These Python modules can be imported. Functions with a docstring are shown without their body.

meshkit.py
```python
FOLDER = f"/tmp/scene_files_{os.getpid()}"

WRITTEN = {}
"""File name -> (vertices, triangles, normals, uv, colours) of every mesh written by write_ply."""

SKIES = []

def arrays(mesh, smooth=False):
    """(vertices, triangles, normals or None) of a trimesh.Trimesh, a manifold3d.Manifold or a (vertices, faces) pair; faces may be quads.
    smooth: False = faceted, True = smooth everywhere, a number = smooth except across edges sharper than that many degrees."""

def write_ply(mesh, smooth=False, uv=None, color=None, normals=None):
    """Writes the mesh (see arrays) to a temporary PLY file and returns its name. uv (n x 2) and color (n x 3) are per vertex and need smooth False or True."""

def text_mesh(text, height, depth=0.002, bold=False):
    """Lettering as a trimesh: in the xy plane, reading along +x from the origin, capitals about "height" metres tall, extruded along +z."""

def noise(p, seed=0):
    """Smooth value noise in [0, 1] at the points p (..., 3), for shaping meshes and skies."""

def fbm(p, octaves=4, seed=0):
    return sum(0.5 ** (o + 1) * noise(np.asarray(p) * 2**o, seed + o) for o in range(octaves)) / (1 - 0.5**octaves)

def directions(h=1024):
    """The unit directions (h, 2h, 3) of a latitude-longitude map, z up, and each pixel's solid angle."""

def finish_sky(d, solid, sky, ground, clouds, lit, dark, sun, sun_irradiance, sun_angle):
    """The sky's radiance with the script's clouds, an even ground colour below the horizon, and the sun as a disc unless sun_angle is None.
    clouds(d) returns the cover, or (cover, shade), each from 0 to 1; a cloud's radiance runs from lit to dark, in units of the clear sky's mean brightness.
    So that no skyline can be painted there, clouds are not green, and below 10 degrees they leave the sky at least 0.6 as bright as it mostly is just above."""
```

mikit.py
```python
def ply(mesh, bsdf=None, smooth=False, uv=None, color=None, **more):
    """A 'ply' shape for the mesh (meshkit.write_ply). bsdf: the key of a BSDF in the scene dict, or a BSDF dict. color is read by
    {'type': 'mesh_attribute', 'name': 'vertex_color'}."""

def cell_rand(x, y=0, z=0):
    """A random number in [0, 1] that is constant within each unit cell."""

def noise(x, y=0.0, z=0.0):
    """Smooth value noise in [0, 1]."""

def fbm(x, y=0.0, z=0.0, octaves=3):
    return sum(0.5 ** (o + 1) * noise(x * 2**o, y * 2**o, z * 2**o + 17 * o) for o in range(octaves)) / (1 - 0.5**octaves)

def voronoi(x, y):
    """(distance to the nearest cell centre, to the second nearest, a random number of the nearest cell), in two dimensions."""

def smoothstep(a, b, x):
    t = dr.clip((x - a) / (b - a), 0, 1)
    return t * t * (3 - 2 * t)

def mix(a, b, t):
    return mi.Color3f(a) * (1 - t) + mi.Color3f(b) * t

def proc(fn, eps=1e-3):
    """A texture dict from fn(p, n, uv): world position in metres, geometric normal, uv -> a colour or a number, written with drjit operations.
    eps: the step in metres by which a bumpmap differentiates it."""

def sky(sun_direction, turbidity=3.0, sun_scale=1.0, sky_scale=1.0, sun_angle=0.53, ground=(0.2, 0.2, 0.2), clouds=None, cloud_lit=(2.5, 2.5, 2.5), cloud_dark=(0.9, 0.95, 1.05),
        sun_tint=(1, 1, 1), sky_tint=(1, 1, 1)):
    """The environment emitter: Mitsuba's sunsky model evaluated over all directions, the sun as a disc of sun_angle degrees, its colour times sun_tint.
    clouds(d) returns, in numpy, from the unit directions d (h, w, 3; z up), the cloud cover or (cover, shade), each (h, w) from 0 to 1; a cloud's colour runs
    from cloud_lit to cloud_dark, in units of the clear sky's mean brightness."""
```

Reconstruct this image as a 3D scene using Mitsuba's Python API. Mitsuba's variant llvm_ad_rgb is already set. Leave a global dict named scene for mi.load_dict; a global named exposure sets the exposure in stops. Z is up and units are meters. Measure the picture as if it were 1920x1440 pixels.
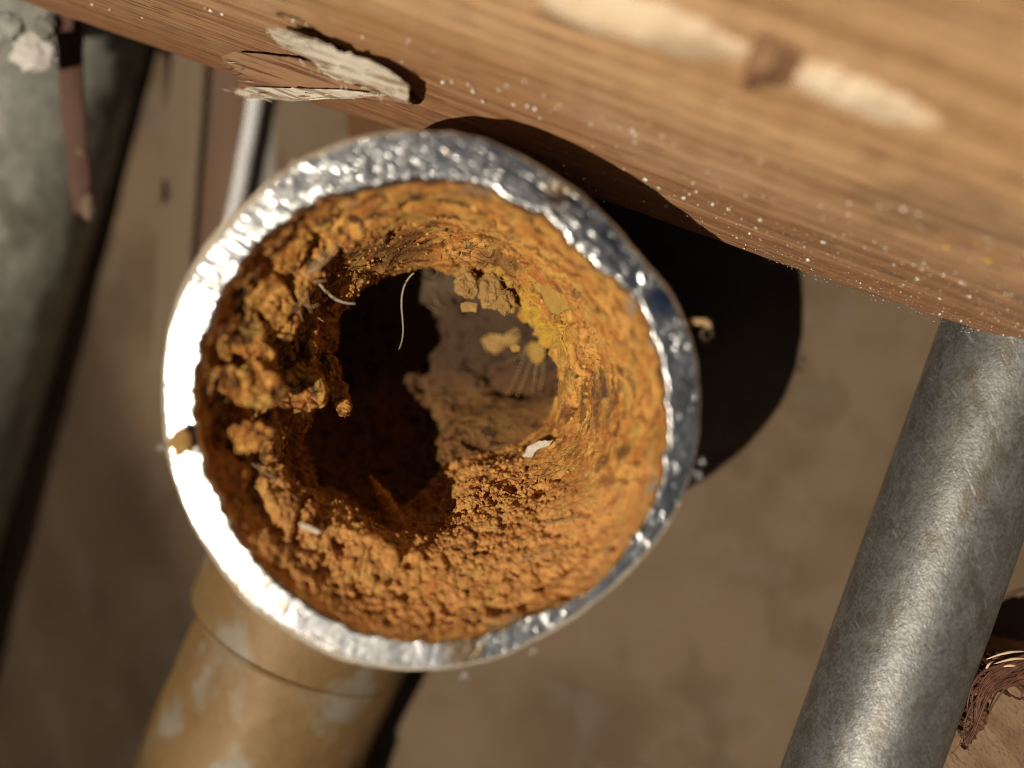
import math
import numpy as np, trimesh, drjit as dr, mitsuba as mi, mikit, meshkit
from scipy.spatial import cKDTree
from scipy.interpolate import CubicSpline, PchipInterpolator
from shapely.geometry import Polygon

# ---------------------------------------------------------------- frame, camera, light
# Model frame in millimetres: origin at the centre of the pipe's cut face, x right, y up along the face, z out of the pipe.
# The whole thing leans: the cut face looks up at PITCH degrees from the horizontal.
PITCH = math.radians(48)
R = np.array([[1, 0, 0], [0, math.sin(PITCH), -math.cos(PITCH)], [0, math.cos(PITCH), math.sin(PITCH)]])
CAM = np.array([9.2, 2.2, 148.0])
FPX = 2500.0
def W(v): return (np.asarray(v, float) @ R.T) * 1e-3
def P(x, y, d): return CAM + np.array([(x - 960) / FPX * d, -(y - 720) / FPX * d, -d])      # a point measured in the photograph, at distance d (mm)
fov = math.degrees(2 * math.atan(960 / FPX))
scene, labels = {}, {}
T = mi.ScalarTransform4f
eye, ahead, up = W(CAM), W(CAM + [0, 0, -100]), R @ np.array([0, 1.0, 0])
scene['camera'] = {'type': 'thinlens', 'fov': fov, 'fov_axis': 'x', 'aperture_radius': 0.0040, 'focus_distance': 0.166, 'near_clip': 0.004, 'far_clip': 50.0,
                   'to_world': T().look_at(origin=eye.tolist(), target=ahead.tolist(), up=up.tolist())}
LIGHT = np.array([0.50, 0.305, -1.0])                                  # the way sunlight travels, model frame
sun = -(R @ LIGHT)
scene['sky'] = mikit.sky(sun.tolist(), turbidity=3, sky_scale=0.13, ground=(0.06, 0.055, 0.05), sun_tint=(0.88, 1.0, 1.22))
exposure = 1.80

# ---------------------------------------------------------------- helpers
rng = np.random.default_rng(7)
RI = R.T
def loc(p):                                                            # world position -> model frame in mm, for textures
    return [1000 * (float(RI[i, 0]) * p.x + float(RI[i, 1]) * p.y + float(RI[i, 2]) * p.z) for i in range(3)]
used = {}
def numbered(name):
    if name not in used: used[name] = 0; return name
    used[name] += 1; return f'{name}_{used[name]:03d}'
def thing(name, label, cat, group=None, kind=None):
    k = numbered(name); labels[k] = {'label': label, 'category': cat}
    if group: labels[k]['group'] = group
    if kind: labels[k]['kind'] = kind
    return k
def obj(name, mesh, bsdf, parent=None, smooth=True, label=None, kind=None, **kw):
    k = numbered(parent + '__' + name) if parent else name
    if isinstance(mesh, (tuple, list)): v, f = np.asarray(mesh[0], float), np.asarray(mesh[1])
    else: v, f = np.array(mesh.vertices), np.array(mesh.faces)
    if f.shape[1] == 4: f = np.vstack([f[:, [0, 1, 2]], f[:, [0, 2, 3]]])
    scene[k] = mikit.ply(trimesh.Trimesh(W(v), f, process=False), 'mat_' + bsdf, smooth=smooth, **kw)
    if label: labels.setdefault(k, {})['label'] = label
    if kind: labels.setdefault(k, {})['kind'] = kind
    return k
def struct(name, mesh, bsdf, label, **kw):
    obj(name, mesh, bsdf, **kw); labels[name] = {'label': label, 'category': name.replace('_', ' '), 'kind': 'structure'}
def grid_faces(n, m, wrap=False):
    i, j = np.meshgrid(np.arange(n if wrap else n - 1), np.arange(m - 1), indexing='ij'); k = (i + 1) % n
    return np.stack([i * m + j, i * m + j + 1, k * m + j + 1, k * m + j], -1).reshape(-1, 4)
def fbm(p, size, octaves=4, seed=0): return meshkit.fbm(np.asarray(p) / size + 37.3 + 11.7 * seed, octaves, seed)
def cells(p, size, seed=0):
    """distance to the nearest and second nearest of scattered points, and a random number of the nearest, in units of size"""
    r = np.random.default_rng(seed); lo, hi = p.min(0) - 2 * size, p.max(0) + 2 * size
    n = np.ceil((hi - lo) / size).astype(int)
    g = np.stack(np.meshgrid(*[np.arange(k) for k in n], indexing='ij'), -1).reshape(-1, 3)
    pts = lo + (g + r.random(g.shape)) * size
    d, i = cKDTree(pts).query(p, k=2, workers=-1)
    return d[:, 0] / size, d[:, 1] / size, r.random(len(pts))[i[:, 0]]
def smooth01(a, b, x): t = np.clip((x - a) / (b - a), 0, 1); return t * t * (3 - 2 * t)
def wrapdist(a, b): return np.abs((a - b + 180) % 360 - 180)
def tube(points, radii, sides=6, sub=8):
    p = np.asarray(points, float)
    if len(p) > 2:
        t = np.r_[0, np.cumsum(np.linalg.norm(np.diff(p, axis=0), axis=1))]
        p = CubicSpline(t, p)(np.linspace(0, t[-1], sub * len(p)))
    r = np.interp(np.linspace(0, 1, len(p)), np.linspace(0, 1, np.size(radii)), np.ravel(radii)) if np.size(radii) > 1 else np.full(len(p), float(radii))
    t = np.gradient(p, axis=0); t /= np.linalg.norm(t, axis=1, keepdims=True) + 1e-12
    a = np.cross(t, [0.31, 0.2, 0.93]); a /= np.linalg.norm(a, axis=1, keepdims=True) + 1e-12; b = np.cross(t, a)
    ang = np.arange(sides) * 2 * np.pi / sides
    v = p[:, None] + r[:, None, None] * (np.cos(ang)[None, :, None] * a[:, None] + np.sin(ang)[None, :, None] * b[:, None])
    n = len(p)
    f = [[i * sides + j, i * sides + (j + 1) % sides, (i + 1) * sides + (j + 1) % sides, (i + 1) * sides + j] for i in range(n - 1) for j in range(sides)]
    f = np.array(f); f = np.vstack([f[:, [0, 1, 2]], f[:, [0, 2, 3]]])
    caps = [[0, j + 1, j] for j in range(1, sides - 1)] + [[(n - 1) * sides, (n - 1) * sides + j, (n - 1) * sides + j + 1] for j in range(1, sides - 1)]
    return trimesh.Trimesh(v.reshape(-1, 3), np.vstack([f, caps]), process=False)
def cylinder(a, b, r, nl=60, na=96, bump=None, r2=None):
    """closed round bar from a to b, its surface pushed out by bump(points)"""
    a, b = np.asarray(a, float), np.asarray(b, float); t = (b - a) / np.linalg.norm(b - a)
    e1 = np.cross(t, [0, 0, 1.0]); e1 = np.cross(t, [1.0, 0, 0]) if np.linalg.norm(e1) < .1 else e1
    e1 /= np.linalg.norm(e1); e2 = np.cross(t, e1)
    s, th = np.meshgrid(np.linspace(0, 1, nl), np.arange(na) * 2 * np.pi / na, indexing='ij')
    rad = np.cos(th)[..., None] * e1 + np.sin(th)[..., None] * e2
    rr = r + (0 if r2 is None else (r2 - r) * s)[..., None] if r2 is not None else r
    p = a + s[..., None] * (b - a) + rr * rad
    if bump is not None: p = p + bump(p.reshape(-1, 3)).reshape(nl, na, 1) * rad
    v = np.vstack([p.reshape(-1, 3), a, b]); f = []
    i, j = np.meshgrid(np.arange(nl - 1), np.arange(na), indexing='ij'); k = (j + 1) % na
    q = np.stack([i * na + j, i * na + k, (i + 1) * na + k, (i + 1) * na + j], -1).reshape(-1, 4)
    f = np.vstack([q[:, [0, 1, 2]], q[:, [0, 2, 3]]]); j = np.arange(na); k = (j + 1) % na
    f = np.vstack([f, np.stack([np.full(na, nl * na), k, j], -1), np.stack([np.full(na, nl * na + 1), (nl - 1) * na + j, (nl - 1) * na + k], -1)])
    m = trimesh.Trimesh(v, f, process=False)
    return m
def slab(outline, d, thick, size=0.5, amp=0.3, freq=2.0, tilt=(0, 0), ragged=0.25, seed=0, curl=0.0):
    """a thin ragged piece: outline measured in the photograph at distance d, given thickness, tilted and roughened"""
    q = np.array([P(x, y, d(x, y) if callable(d) else d) for x, y in outline]); c = q.mean(0); q2 = q[:, :2] - c[:2]
    if callable(d): tilt = np.linalg.lstsq(q2, q[:, 2] - c[2], rcond=None)[0] + np.array(tilt)
    poly = Polygon(q2).buffer(0)
    L = np.array(poly.exterior.segmentize(size).coords)[:-1]
    n = fbm(np.c_[L, np.zeros(len(L))], freq * .5, 4, seed + 3) - .5
    out = L / (np.linalg.norm(L, axis=1, keepdims=True) + 1e-9); L = L + out * (n * 2 * ragged)[:, None]
    poly = Polygon(L).buffer(0); poly = poly if poly.geom_type == 'Polygon' else max(poly.geoms, key=lambda g: g.area)
    m = trimesh.creation.extrude_polygon(poly, thick, engine='earcut').subdivide_to_size(size * 1.5)
    m.merge_vertices(); v = np.array(m.vertices); z = v[:, 2] - thick
    rad = np.linalg.norm(v[:, :2], axis=1)
    lift = (fbm(np.c_[v[:, :2], np.zeros(len(v))], freq, 4, seed) - .5) * 2 * amp
    z = z + lift + tilt[0] * v[:, 0] + tilt[1] * v[:, 1] - curl * rad ** 2
    m.vertices = np.c_[v[:, :2] + c[:2], z + c[2]]
    return m
def lump(center, size, seed=0, sub=3, amp=0.35, freq=0.7):
    m = trimesh.creation.icosphere(subdivisions=sub); v = np.array(m.vertices)
    v = v * (1 + amp * 2 * (meshkit.fbm(v / freq + seed * 5.1 + 9, 4, seed) - .5))[:, None]
    m.vertices = v * np.asarray(size) + center
    return m
cat_ = trimesh.util.concatenate

# ---------------------------------------------------------------- materials
n3, f3, mix, sst = mikit.noise, mikit.fbm, mikit.mix, mikit.smoothstep
TONE = .72                                                             # one common albedo scale for all the paints and rusts
def dim(fn): return lambda p, n, uv: fn(p, n, uv) * TONE
def B(name, base, rough=.8, metallic=0., spec=.4, bump=None, eps=1e-4, two=True, **kw):
    d = {'type': 'principled', 'base_color': mikit.proc(dim(base)) if callable(base) else {'type': 'rgb', 'value': [c * TONE for c in base]}, 'roughness': rough, 'metallic': metallic, 'specular': spec, **kw}
    if bump is not None: d = {'type': 'bumpmap', 'tex': mikit.proc(bump[0], eps=eps), 'scale': bump[1], 'bsdf': d}
    scene['mat_' + name] = {'type': 'twosided', 'bsdf': d} if two else d

def rust_color(p, n, uv):
    x, y, z = loc(p)
    a = f3(x * .35 + 5, y * .35, z * .35, 4); b = f3(x * 1.3, y * 1.3 + 9, z * 1.3, 4); c = n3(x * 5, y * 5, z * 5)
    col = mix((.60, .26, .062), (.80, .42, .110), sst(.35, .65, a))
    col = mix(col, (.28, .115, .036), sst(.46, .66, b) * .7)
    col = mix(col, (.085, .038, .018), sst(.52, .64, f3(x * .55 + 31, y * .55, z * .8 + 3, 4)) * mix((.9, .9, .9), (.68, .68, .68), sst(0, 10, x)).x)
    # yellow mineral crust on the upper right, deep in
    dx, dy, dz = x - 12.5, y - 11.5, z + 26
    yl = sst(11, 3, dr.sqrt(dx * dx + dy * dy + dz * dz * .5)) * sst(.35, .6, a * .5 + b * .5)
    col = mix(col, (.66, .42, .06), yl)
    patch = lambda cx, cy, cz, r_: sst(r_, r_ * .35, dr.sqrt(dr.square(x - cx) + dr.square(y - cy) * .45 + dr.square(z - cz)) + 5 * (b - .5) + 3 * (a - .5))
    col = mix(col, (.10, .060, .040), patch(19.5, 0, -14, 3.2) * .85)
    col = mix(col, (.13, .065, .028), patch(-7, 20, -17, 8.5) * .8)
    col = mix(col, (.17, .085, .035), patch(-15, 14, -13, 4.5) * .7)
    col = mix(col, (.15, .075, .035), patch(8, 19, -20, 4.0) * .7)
    # earthier brown on the floor
    col = mix(col, (.70, .345, .115), sst(-5, -14, y) * .75)
    # reddish streaks and grey scale near the mouth
    col = mix(col, (.60, .38, .10), sst(.55, .70, f3(x * .6 + 15, y * .6 + 3, z * .6, 4)) * .7)
    col = mix(col, (.50, .16, .04), sst(.58, .7, f3(x * .5 + 60, y * .5, z * .9, 3)) * .6)
    col = mix(col, (.30, .27, .24), sst(-4.5, -1.0, z) * sst(.60, .70, f3(x * .45 + 80, y * .45, z * .3, 3)) * .8)
    return col * (.82 + .36 * c)
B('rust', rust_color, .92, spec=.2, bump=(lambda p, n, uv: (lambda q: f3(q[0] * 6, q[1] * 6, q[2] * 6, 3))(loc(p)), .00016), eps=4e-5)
def cavity_color(p, n, uv):
    x, y, z = loc(p)
    a = f3(x * .22, y * .22, z * .22 + 4, 4); b = f3(x * .9 + 7, y * .9, z * .9, 3)
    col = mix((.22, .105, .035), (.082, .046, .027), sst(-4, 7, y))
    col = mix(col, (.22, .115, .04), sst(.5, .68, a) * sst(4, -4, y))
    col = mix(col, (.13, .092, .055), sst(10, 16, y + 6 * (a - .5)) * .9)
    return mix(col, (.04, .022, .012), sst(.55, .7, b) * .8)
B('cavity', cavity_color, .9, spec=.2)
def crumb_color(p, n, uv):
    x, y, z = loc(p); a = f3(x * 2, y * 2, z * 2, 3)
    return mix((.50, .21, .065), (.80, .42, .13), sst(.3, .7, a))
B('crumb', crumb_color, .95, spec=.15)
def rim_color(p, n, uv):
    x, y, z = loc(p)
    col = mix((.78, .785, .81), (.50, .505, .53), sst(.4, .65, f3(x * .5, y * .5, z, 3)))
    d = lambda cx, cy, r, s=.6: sst(r + s, r - s, dr.sqrt(dr.square(x - cx) + dr.square(y - cy)) + 1.6 * (f3(x * 1.2 + cx, y * 1.2, z, 3) - .5))
    col = mix(col, (.10, .17, .36), d(25.6, 11.2, 1.5, .9) * .9)                  # blue spot on the upper right of the rim
    col = mix(col, (.45, .26, .09), d(14.2, 23.2, 1.6, 1.2) * .8)
    col = mix(col, (.55, .36, .17), d(4.0, -28.0, 2.0, 1.0) * .85)
    return mix(col, (.55, .42, .28), sst(.62, .74, f3(x * .9 + 40, y * .9, z, 3)) * .5)
B('cut_metal', rim_color, .20, metallic=1., bump=(lambda p, n, uv: (lambda q: .55 * n3((q[0] * .5 + q[1] * .87) * 6, (q[0] * .87 - q[1] * .5) * .35, 2.) + .30 * n3((q[0] * .6 + q[1] * .8) * 15, (q[0] * .8 - q[1] * .6) * 1.0, 5.) + .15 * f3(q[0] * 8, q[1] * 8, q[2] * 8, 2))(loc(p)), .000032), eps=2e-5)
def zinc(seed, lo, hi, stain, amount, k=1.0):
    def fn(p, n, uv):
        x, y, z = loc(p)
        a = f3(x * .5 * k + seed, y * .5 * k, z * .5 * k, 4); b = f3(x * 3.3 * k, y * 1.8 * k + seed, z * 3.3 * k, 3)
        col = mix(lo, hi, dr.clip(a * .6 + b * .9 - .35, 0, 1))
        return mix(col, stain, sst(.52, .76, f3(x * .32 * k + 3 * seed, y * .32 * k, z * .32 * k, 4)) * amount)
    return fn
B('outer_zinc', zinc(3, (.46, .40, .32), (.70, .63, .53), (.36, .22, .10), .5), .7)
def spangle(p, n, uv):
    x, y, z = loc(p)
    a = f3(x * .45 + 11, y * .45, z * .45, 4); b = f3(x * 2.6 + y * 1.6, y * 3.2 - x * 1.3, z * 2.6, 4); c = n3(x * 9 + y * 4, y * 5 - x * 2, z * 7)
    col = mix((.19, .195, .19), (.42, .425, .43), sst(.2, .8, a * .35 + b * .65)) * (.85 + .3 * c)
    col = mix(col, (.20, .17, .12), sst(.54, .70, f3(x * .5 + 3, y * .3, z * .5, 4)) * .6)
    col = mix(col, (.62, .62, .62), sst(.84, .90, n3((x * .93 + y * .36) * 8, (y * .93 - x * .36) * .45, z * .3)) * .6)
    return mix(col, (.30, .15, .06), sst(.76, .84, f3(x * 1.1 + 50, y * .9, z * 1.1, 3)) * .7)
B('galvanised', spangle, .50, metallic=.75, bump=(lambda p, n, uv: (lambda q: f3(q[0] * 5 + q[1] * 2, q[1] * 4 - q[0] * 2, q[2] * 5, 3))(loc(p)), .00004), eps=4e-5)
B('dull_zinc', zinc(21, (.20, .205, .18), (.56, .56, .50), (.12, .11, .08), .7, .5), .7, metallic=.1)
B('stained_zinc', zinc(33, (.22, .128, .050), (.30, .190, .084), (.33, .32, .28), .65, .55), .6, metallic=.2)
B('rusty_iron', zinc(44, (.12, .055, .022), (.18, .09, .032), (.10, .045, .02), .7, .6), .75, metallic=.1)  # rust browns, darkened to put shade on the upper branch
def wall_color(p, n, uv):
    x, y, z = loc(p)
    a = f3(x * .06 + 4, y * .06, z * .06, 4); b = f3(x * .25, y * .25 + 8, z * .25, 3)
    col = mix((.122, .084, .054), (.180, .127, .083), sst(.3, .7, a))
    col = mix(col, (.18, .145, .12), sst(.5, .75, b) * .4)
    return mix(col, (.07, .05, .036), sst(.58, .74, f3(x * .12 + 20, y * .12, z * .3, 3)) * .3)
B('earth_wall', wall_color, .95, spec=.15)

# ---------------------------------------------------------------- setting: the wall behind, and an unseen screen added to shade its left side
def sheet(corner, ex, ey, nx, ny, bump):
    a, b = np.meshgrid(np.linspace(0, 1, nx), np.linspace(0, 1, ny), indexing='ij')
    p = np.asarray(corner) + a[..., None] * np.asarray(ex) + b[..., None] * np.asarray(ey)
    n = np.cross(ex, ey); n = n / np.linalg.norm(n)
    return (p + bump(p.reshape(-1, 3)).reshape(nx, ny, 1) * n).reshape(-1, 3), grid_faces(nx, ny)
wz = lambda x: 148 - 201 + .25 * x
struct('wall', sheet((-420, -420, wz(-420)), (840, 0, wz(420) - wz(-420)), (0, 840, 0), 260, 260,
                     lambda p: 1.2 * (fbm(p, 40, 4, 1) - .5)), 'earth_wall', 'rough brown wall behind the pipes, mottled and out of focus')
B('added_screen_wood', (.22, .15, .10), .85)
screen = thing('added_shade_screen', 'unseen slatted screen added off to the left to throw soft shade over the left side', 'screen')
turn = trimesh.transformations.rotation_matrix(math.radians(24), [0, 0, 1])
for k in range(16):
    b_ = trimesh.creation.box((8.6, 900, 1.5)); b_.apply_translation((-5 - 13.6 * k, 0, 0)); b_.apply_transform(turn); b_.apply_translation((-641, -345, 1100))
    obj('slat', b_, 'added_screen_wood', screen, smooth=False)
for y_ in (-420, 420):
    b_ = trimesh.creation.box((210, 30, 8)); b_.apply_translation((-105, y_, 8)); b_.apply_transform(turn); b_.apply_translation((-641, -345, 1100)); obj('rail', b_, 'added_screen_wood', screen, smooth=False)

# ---------------------------------------------------------------- the cut pipe
PX = 148 / FPX
def polar(points, c=(805, 757)):
    q = (np.array(points, float) - c) * [1, -1] * PX; th = np.degrees(np.arctan2(q[:, 1], q[:, 0])) % 360; r = np.hypot(*q.T)
    o = np.argsort(th); th, r = th[o], r[o]
    cs = CubicSpline(np.r_[th, th[0] + 360], np.r_[r, r[0]], bc_type='periodic')
    return lambda a: cs((np.asarray(a) - th[0]) % 360 + th[0])
inner_edge = polar([(365, 760), (385, 640), (430, 540), (500, 450), (590, 390), (700, 355), (800, 345), (900, 355), (960, 385), (1035, 425), (1075, 470), (1130, 510), (1195, 575), (1225, 650),
                    (1246, 740), (1243, 820), (1238, 905), (1208, 975), (1150, 1060), (1072, 1128), (980, 1165), (900, 1195), (800, 1205), (700, 1195), (600, 1150), (530, 1100), (460, 1030), (405, 930), (372, 840)])
outer_edge = polar([(298, 757), (302, 680), (316, 600), (345, 520), (400, 435), (490, 350), (590, 286), (700, 252), (800, 247), (900, 260), (1000, 305), (1080, 355), (1150, 420), (1200, 478), (1245, 530),
                    (1285, 600), (1308, 680), (1314, 760), (1306, 850), (1285, 930), (1240, 1010), (1180, 1080), (1100, 1148), (1010, 1205), (930, 1240), (830, 1263), (720, 1262), (620, 1240), (540, 1198), (470, 1150),
                    (410, 1080), (355, 990), (320, 900), (302, 820)])
def axis(s): s = np.asarray(s, float); return np.stack([-.037 * s, .087 * s, -s], -1)

cp = thing('cut_pipe', 'large pipe sawn off short, its cut rim shining and its bore caked with orange rust', 'pipe')
nt, nr = 1500, 44
th = np.arange(nt) * 360 / nt; TH, Q = np.meshgrid(th, np.linspace(0, 1, nr), indexing='ij')
rag = (fbm(np.c_[np.cos(np.radians(th)) * 30, np.sin(np.radians(th)) * 30, th * 0], 1.4, 4, 5) - .5) * 1.5
lipw = .35 + 1.5 * np.clip(fbm(np.c_[np.cos(np.radians(th)) * 30, np.sin(np.radians(th)) * 30, th * 0], 9, 4, 77) - .38, 0, 1) + .75 * np.exp(-(wrapdist(th, 142) / 16) ** 2)
ro = (outer_edge(th) - lipw)[:, None] + 0 * Q; ri = (inner_edge(th) + rag)[:, None]
RR = ro + (ri - ro) * Q
p = np.stack([RR * np.cos(np.radians(TH)), RR * np.sin(np.radians(TH)), 0 * RR], -1).reshape(-1, 3)
d1, d2, c1 = cells(p, .95, 3); e1, e2, c2 = cells(p * [1, 1, 1], 2.6, 4)
# saw facets: each cell of the cut is a little plane of its own tilt
tilt = lambda c, k: (np.modf(c * 7919.0 * k)[0] - .5)
zz = .012 * (fbm(p, .5, 3, 8) - .5) * 2 + .22 * (fbm(p, 9, 2, 2) - .5) + .02 * (c1 - .5) * (d2 - d1) * 2 + .05 * (c2 - .5) * smooth01(0, .3, e2 - e1)
deg = TH.reshape(-1); rough_ = smooth01(85, 40, wrapdist(deg, -15)); rough_ = rough_ * smooth01(.42, .60, fbm(p, 5, 3, 36)); zz += rough_ * (.14 * (fbm(p, .9, 3, 33) - .5) + .16 * (cells(p, .8, 35)[2] - .5))
burr = np.exp(-((wrapdist(deg, 48) / 16) ** 2)); zz += burr * (.7 * (fbm(p, 2.2, 3, 6) - .35) + .2)
qq = Q.reshape(-1); zz -= .9 * np.clip((qq - .86) / .14, 0, 1) ** 2
p[:, 2] = zz * .6 - .05 + .03 * p[:, 0] + .06 * p[:, 1]
obj('cut_rim', (p, grid_faces(nt, nr, True)), 'cut_metal', cp, label='bright sawn rim of the pipe')
zr0 = p.reshape(nt, nr, 3)[:, 0, 2]
B('burr', (.75, .75, .78), .16, metallic=1.)  # shiny metal of the beads added for glints
vv, ff = [], []; ib = trimesh.creation.icosphere(subdivisions=1); rt, pt_ = p.reshape(nt, nr, 3), 0
for k in range(620):
    a = int(rng.integers(nt)); dg = th[a]; q_ = .93 + .06 * rng.random() if rng.random() < .6 else rng.random()
    if rng.random() > .35 + .65 * smooth01(140, 60, wrapdist(dg, 0)): continue
    r_ = .05 + .10 * rng.random() ** 2
    vv.append(np.array(ib.vertices) * r_ * (.6 + .8 * rng.random(3)) + rt[a, int(q_ * (nr - 1))] + [0, 0, r_ * .4]); ff.append(np.array(ib.faces) + len(ff) * len(ib.vertices))
obj('glint_beads', (np.vstack(vv), np.vstack(ff)), 'burr', cp, kind='stuff')  # little metal beads added to give the rim its glints
# the outside of the pipe, with its rounded zinc lip at the cut
prof = [(-1, 0.0, 0), (-.66, -.10, 0), (-.3, -.28, 0), (-.08, -.55, 0), (0, -1.0, 0)] + [(0, -s, s) for s in np.linspace(2, 60, 40)]
rows = []
for dr_, z_, s_ in prof:
    o = outer_edge(th) * smooth01(40, 3, s_) + 30.1 * (1 - smooth01(40, 3, s_)) + dr_ * lipw
    a = axis(max(s_, 0)); k = math.exp(z_ / 2)
    rows.append(np.stack([o * np.cos(np.radians(th)) + a[0], o * np.sin(np.radians(th)) + a[1], (zr0 * k if s_ == 0 else 0 * th) + (z_ if s_ == 0 else -s_)], -1))
v = np.stack(rows, 1).reshape(-1, 3)
v = v + (v / np.linalg.norm(v[:, :2], axis=1, keepdims=True)) * [1, 1, 0] * ((fbm(v, 2.0, 3, 12) - .5) * .35)[:, None]
obj('outer_wall', (v, grid_faces(nt, len(prof), True)), 'outer_zinc', cp)

# the rust inside: thickness profile by angle, then lumps, plates, cracks and grains
ang = np.array([0, 45, 90, 135, 165, 185, 205, 225, 250, 270, 292, 315, 340])
ss = np.array([0, 5, 9, 13, 17, 21, 25, 29])
tab = np.array([[26, 24.6, 22.8, 21, 19.4, 18, 16.8, 15.9],
                [25, 23.8, 22.2, 20.4, 18.6, 17, 15.8, 15.2],
                [25, 24, 22.6, 21, 19.4, 18, 16.8, 16.2],
                [25.5, 23.2, 20.8, 18.8, 17, 16, 15.8, 16],
                [26, 23.3, 20.8, 18.4, 16.4, 15, 14.8, 15.4],
                [26, 23.2, 20.6, 18.2, 16.2, 14.9, 15.0, 15.6],
                [26, 22.2, 19.8, 20.6, 22, 21, 19.6, 18.6],
                [25.5, 21.1, 18.3, 17.2, 20.6, 21.4, 20, 18.6],
                [25.4, 20.5, 17.3, 16.4, 19.8, 19.8, 18.6, 17],
                [25.2, 20.9, 17.5, 16.1, 17.2, 16, 14, 11.6],
                [25.4, 22, 18.6, 16.2, 14.6, 12.9, 11.2, 9.6],
                [25.6, 22.8, 20, 17.8, 16, 14.5, 13.2, 12],
                [26, 24.2, 22.4, 20.4, 18.4, 16.8, 15.5, 14.5]])
rB = np.array([15, 18, 19.5, 20, 20, 20, 19, 17, 14, 9, 6, 6.5, 10])
nt = 1100; th = np.arange(nt) * 360 / nt
per = lambda a: CubicSpline(np.r_[ang, 360], np.vstack([a, a[:1]]) if a.ndim == 2 else np.r_[a, a[0]], bc_type='periodic')(th)
tabt, rBt = per(tab), per(rB)
tabt[:, 0] = inner_edge(th) + .25; tabt[:, 1] = .35 * tabt[:, 0] + .65 * tabt[:, 1]
sA = np.linspace(0, 29, 270); rA = np.array([PchipInterpolator(ss, r)(sA) for r in tabt])
u = np.linspace(0, 6, 110)[1:]; r42 = tabt[:, -1]
sB = PchipInterpolator(range(7), [29, 30.6, 32.6, 34.8, 36.2, 37, 37.3])(u)
rBm = np.array([PchipInterpolator(range(7), [a, .5 * a + .5 * b, b, b * (.95 if b > 12 else .8), b * (.75 if b > 12 else .55), b * .35, .02])(u) for a, b in zip(r42, rBt)])
S = np.r_[sA, sB]; RRR = np.hstack([rA, rBm]); m_ = len(S)
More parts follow.
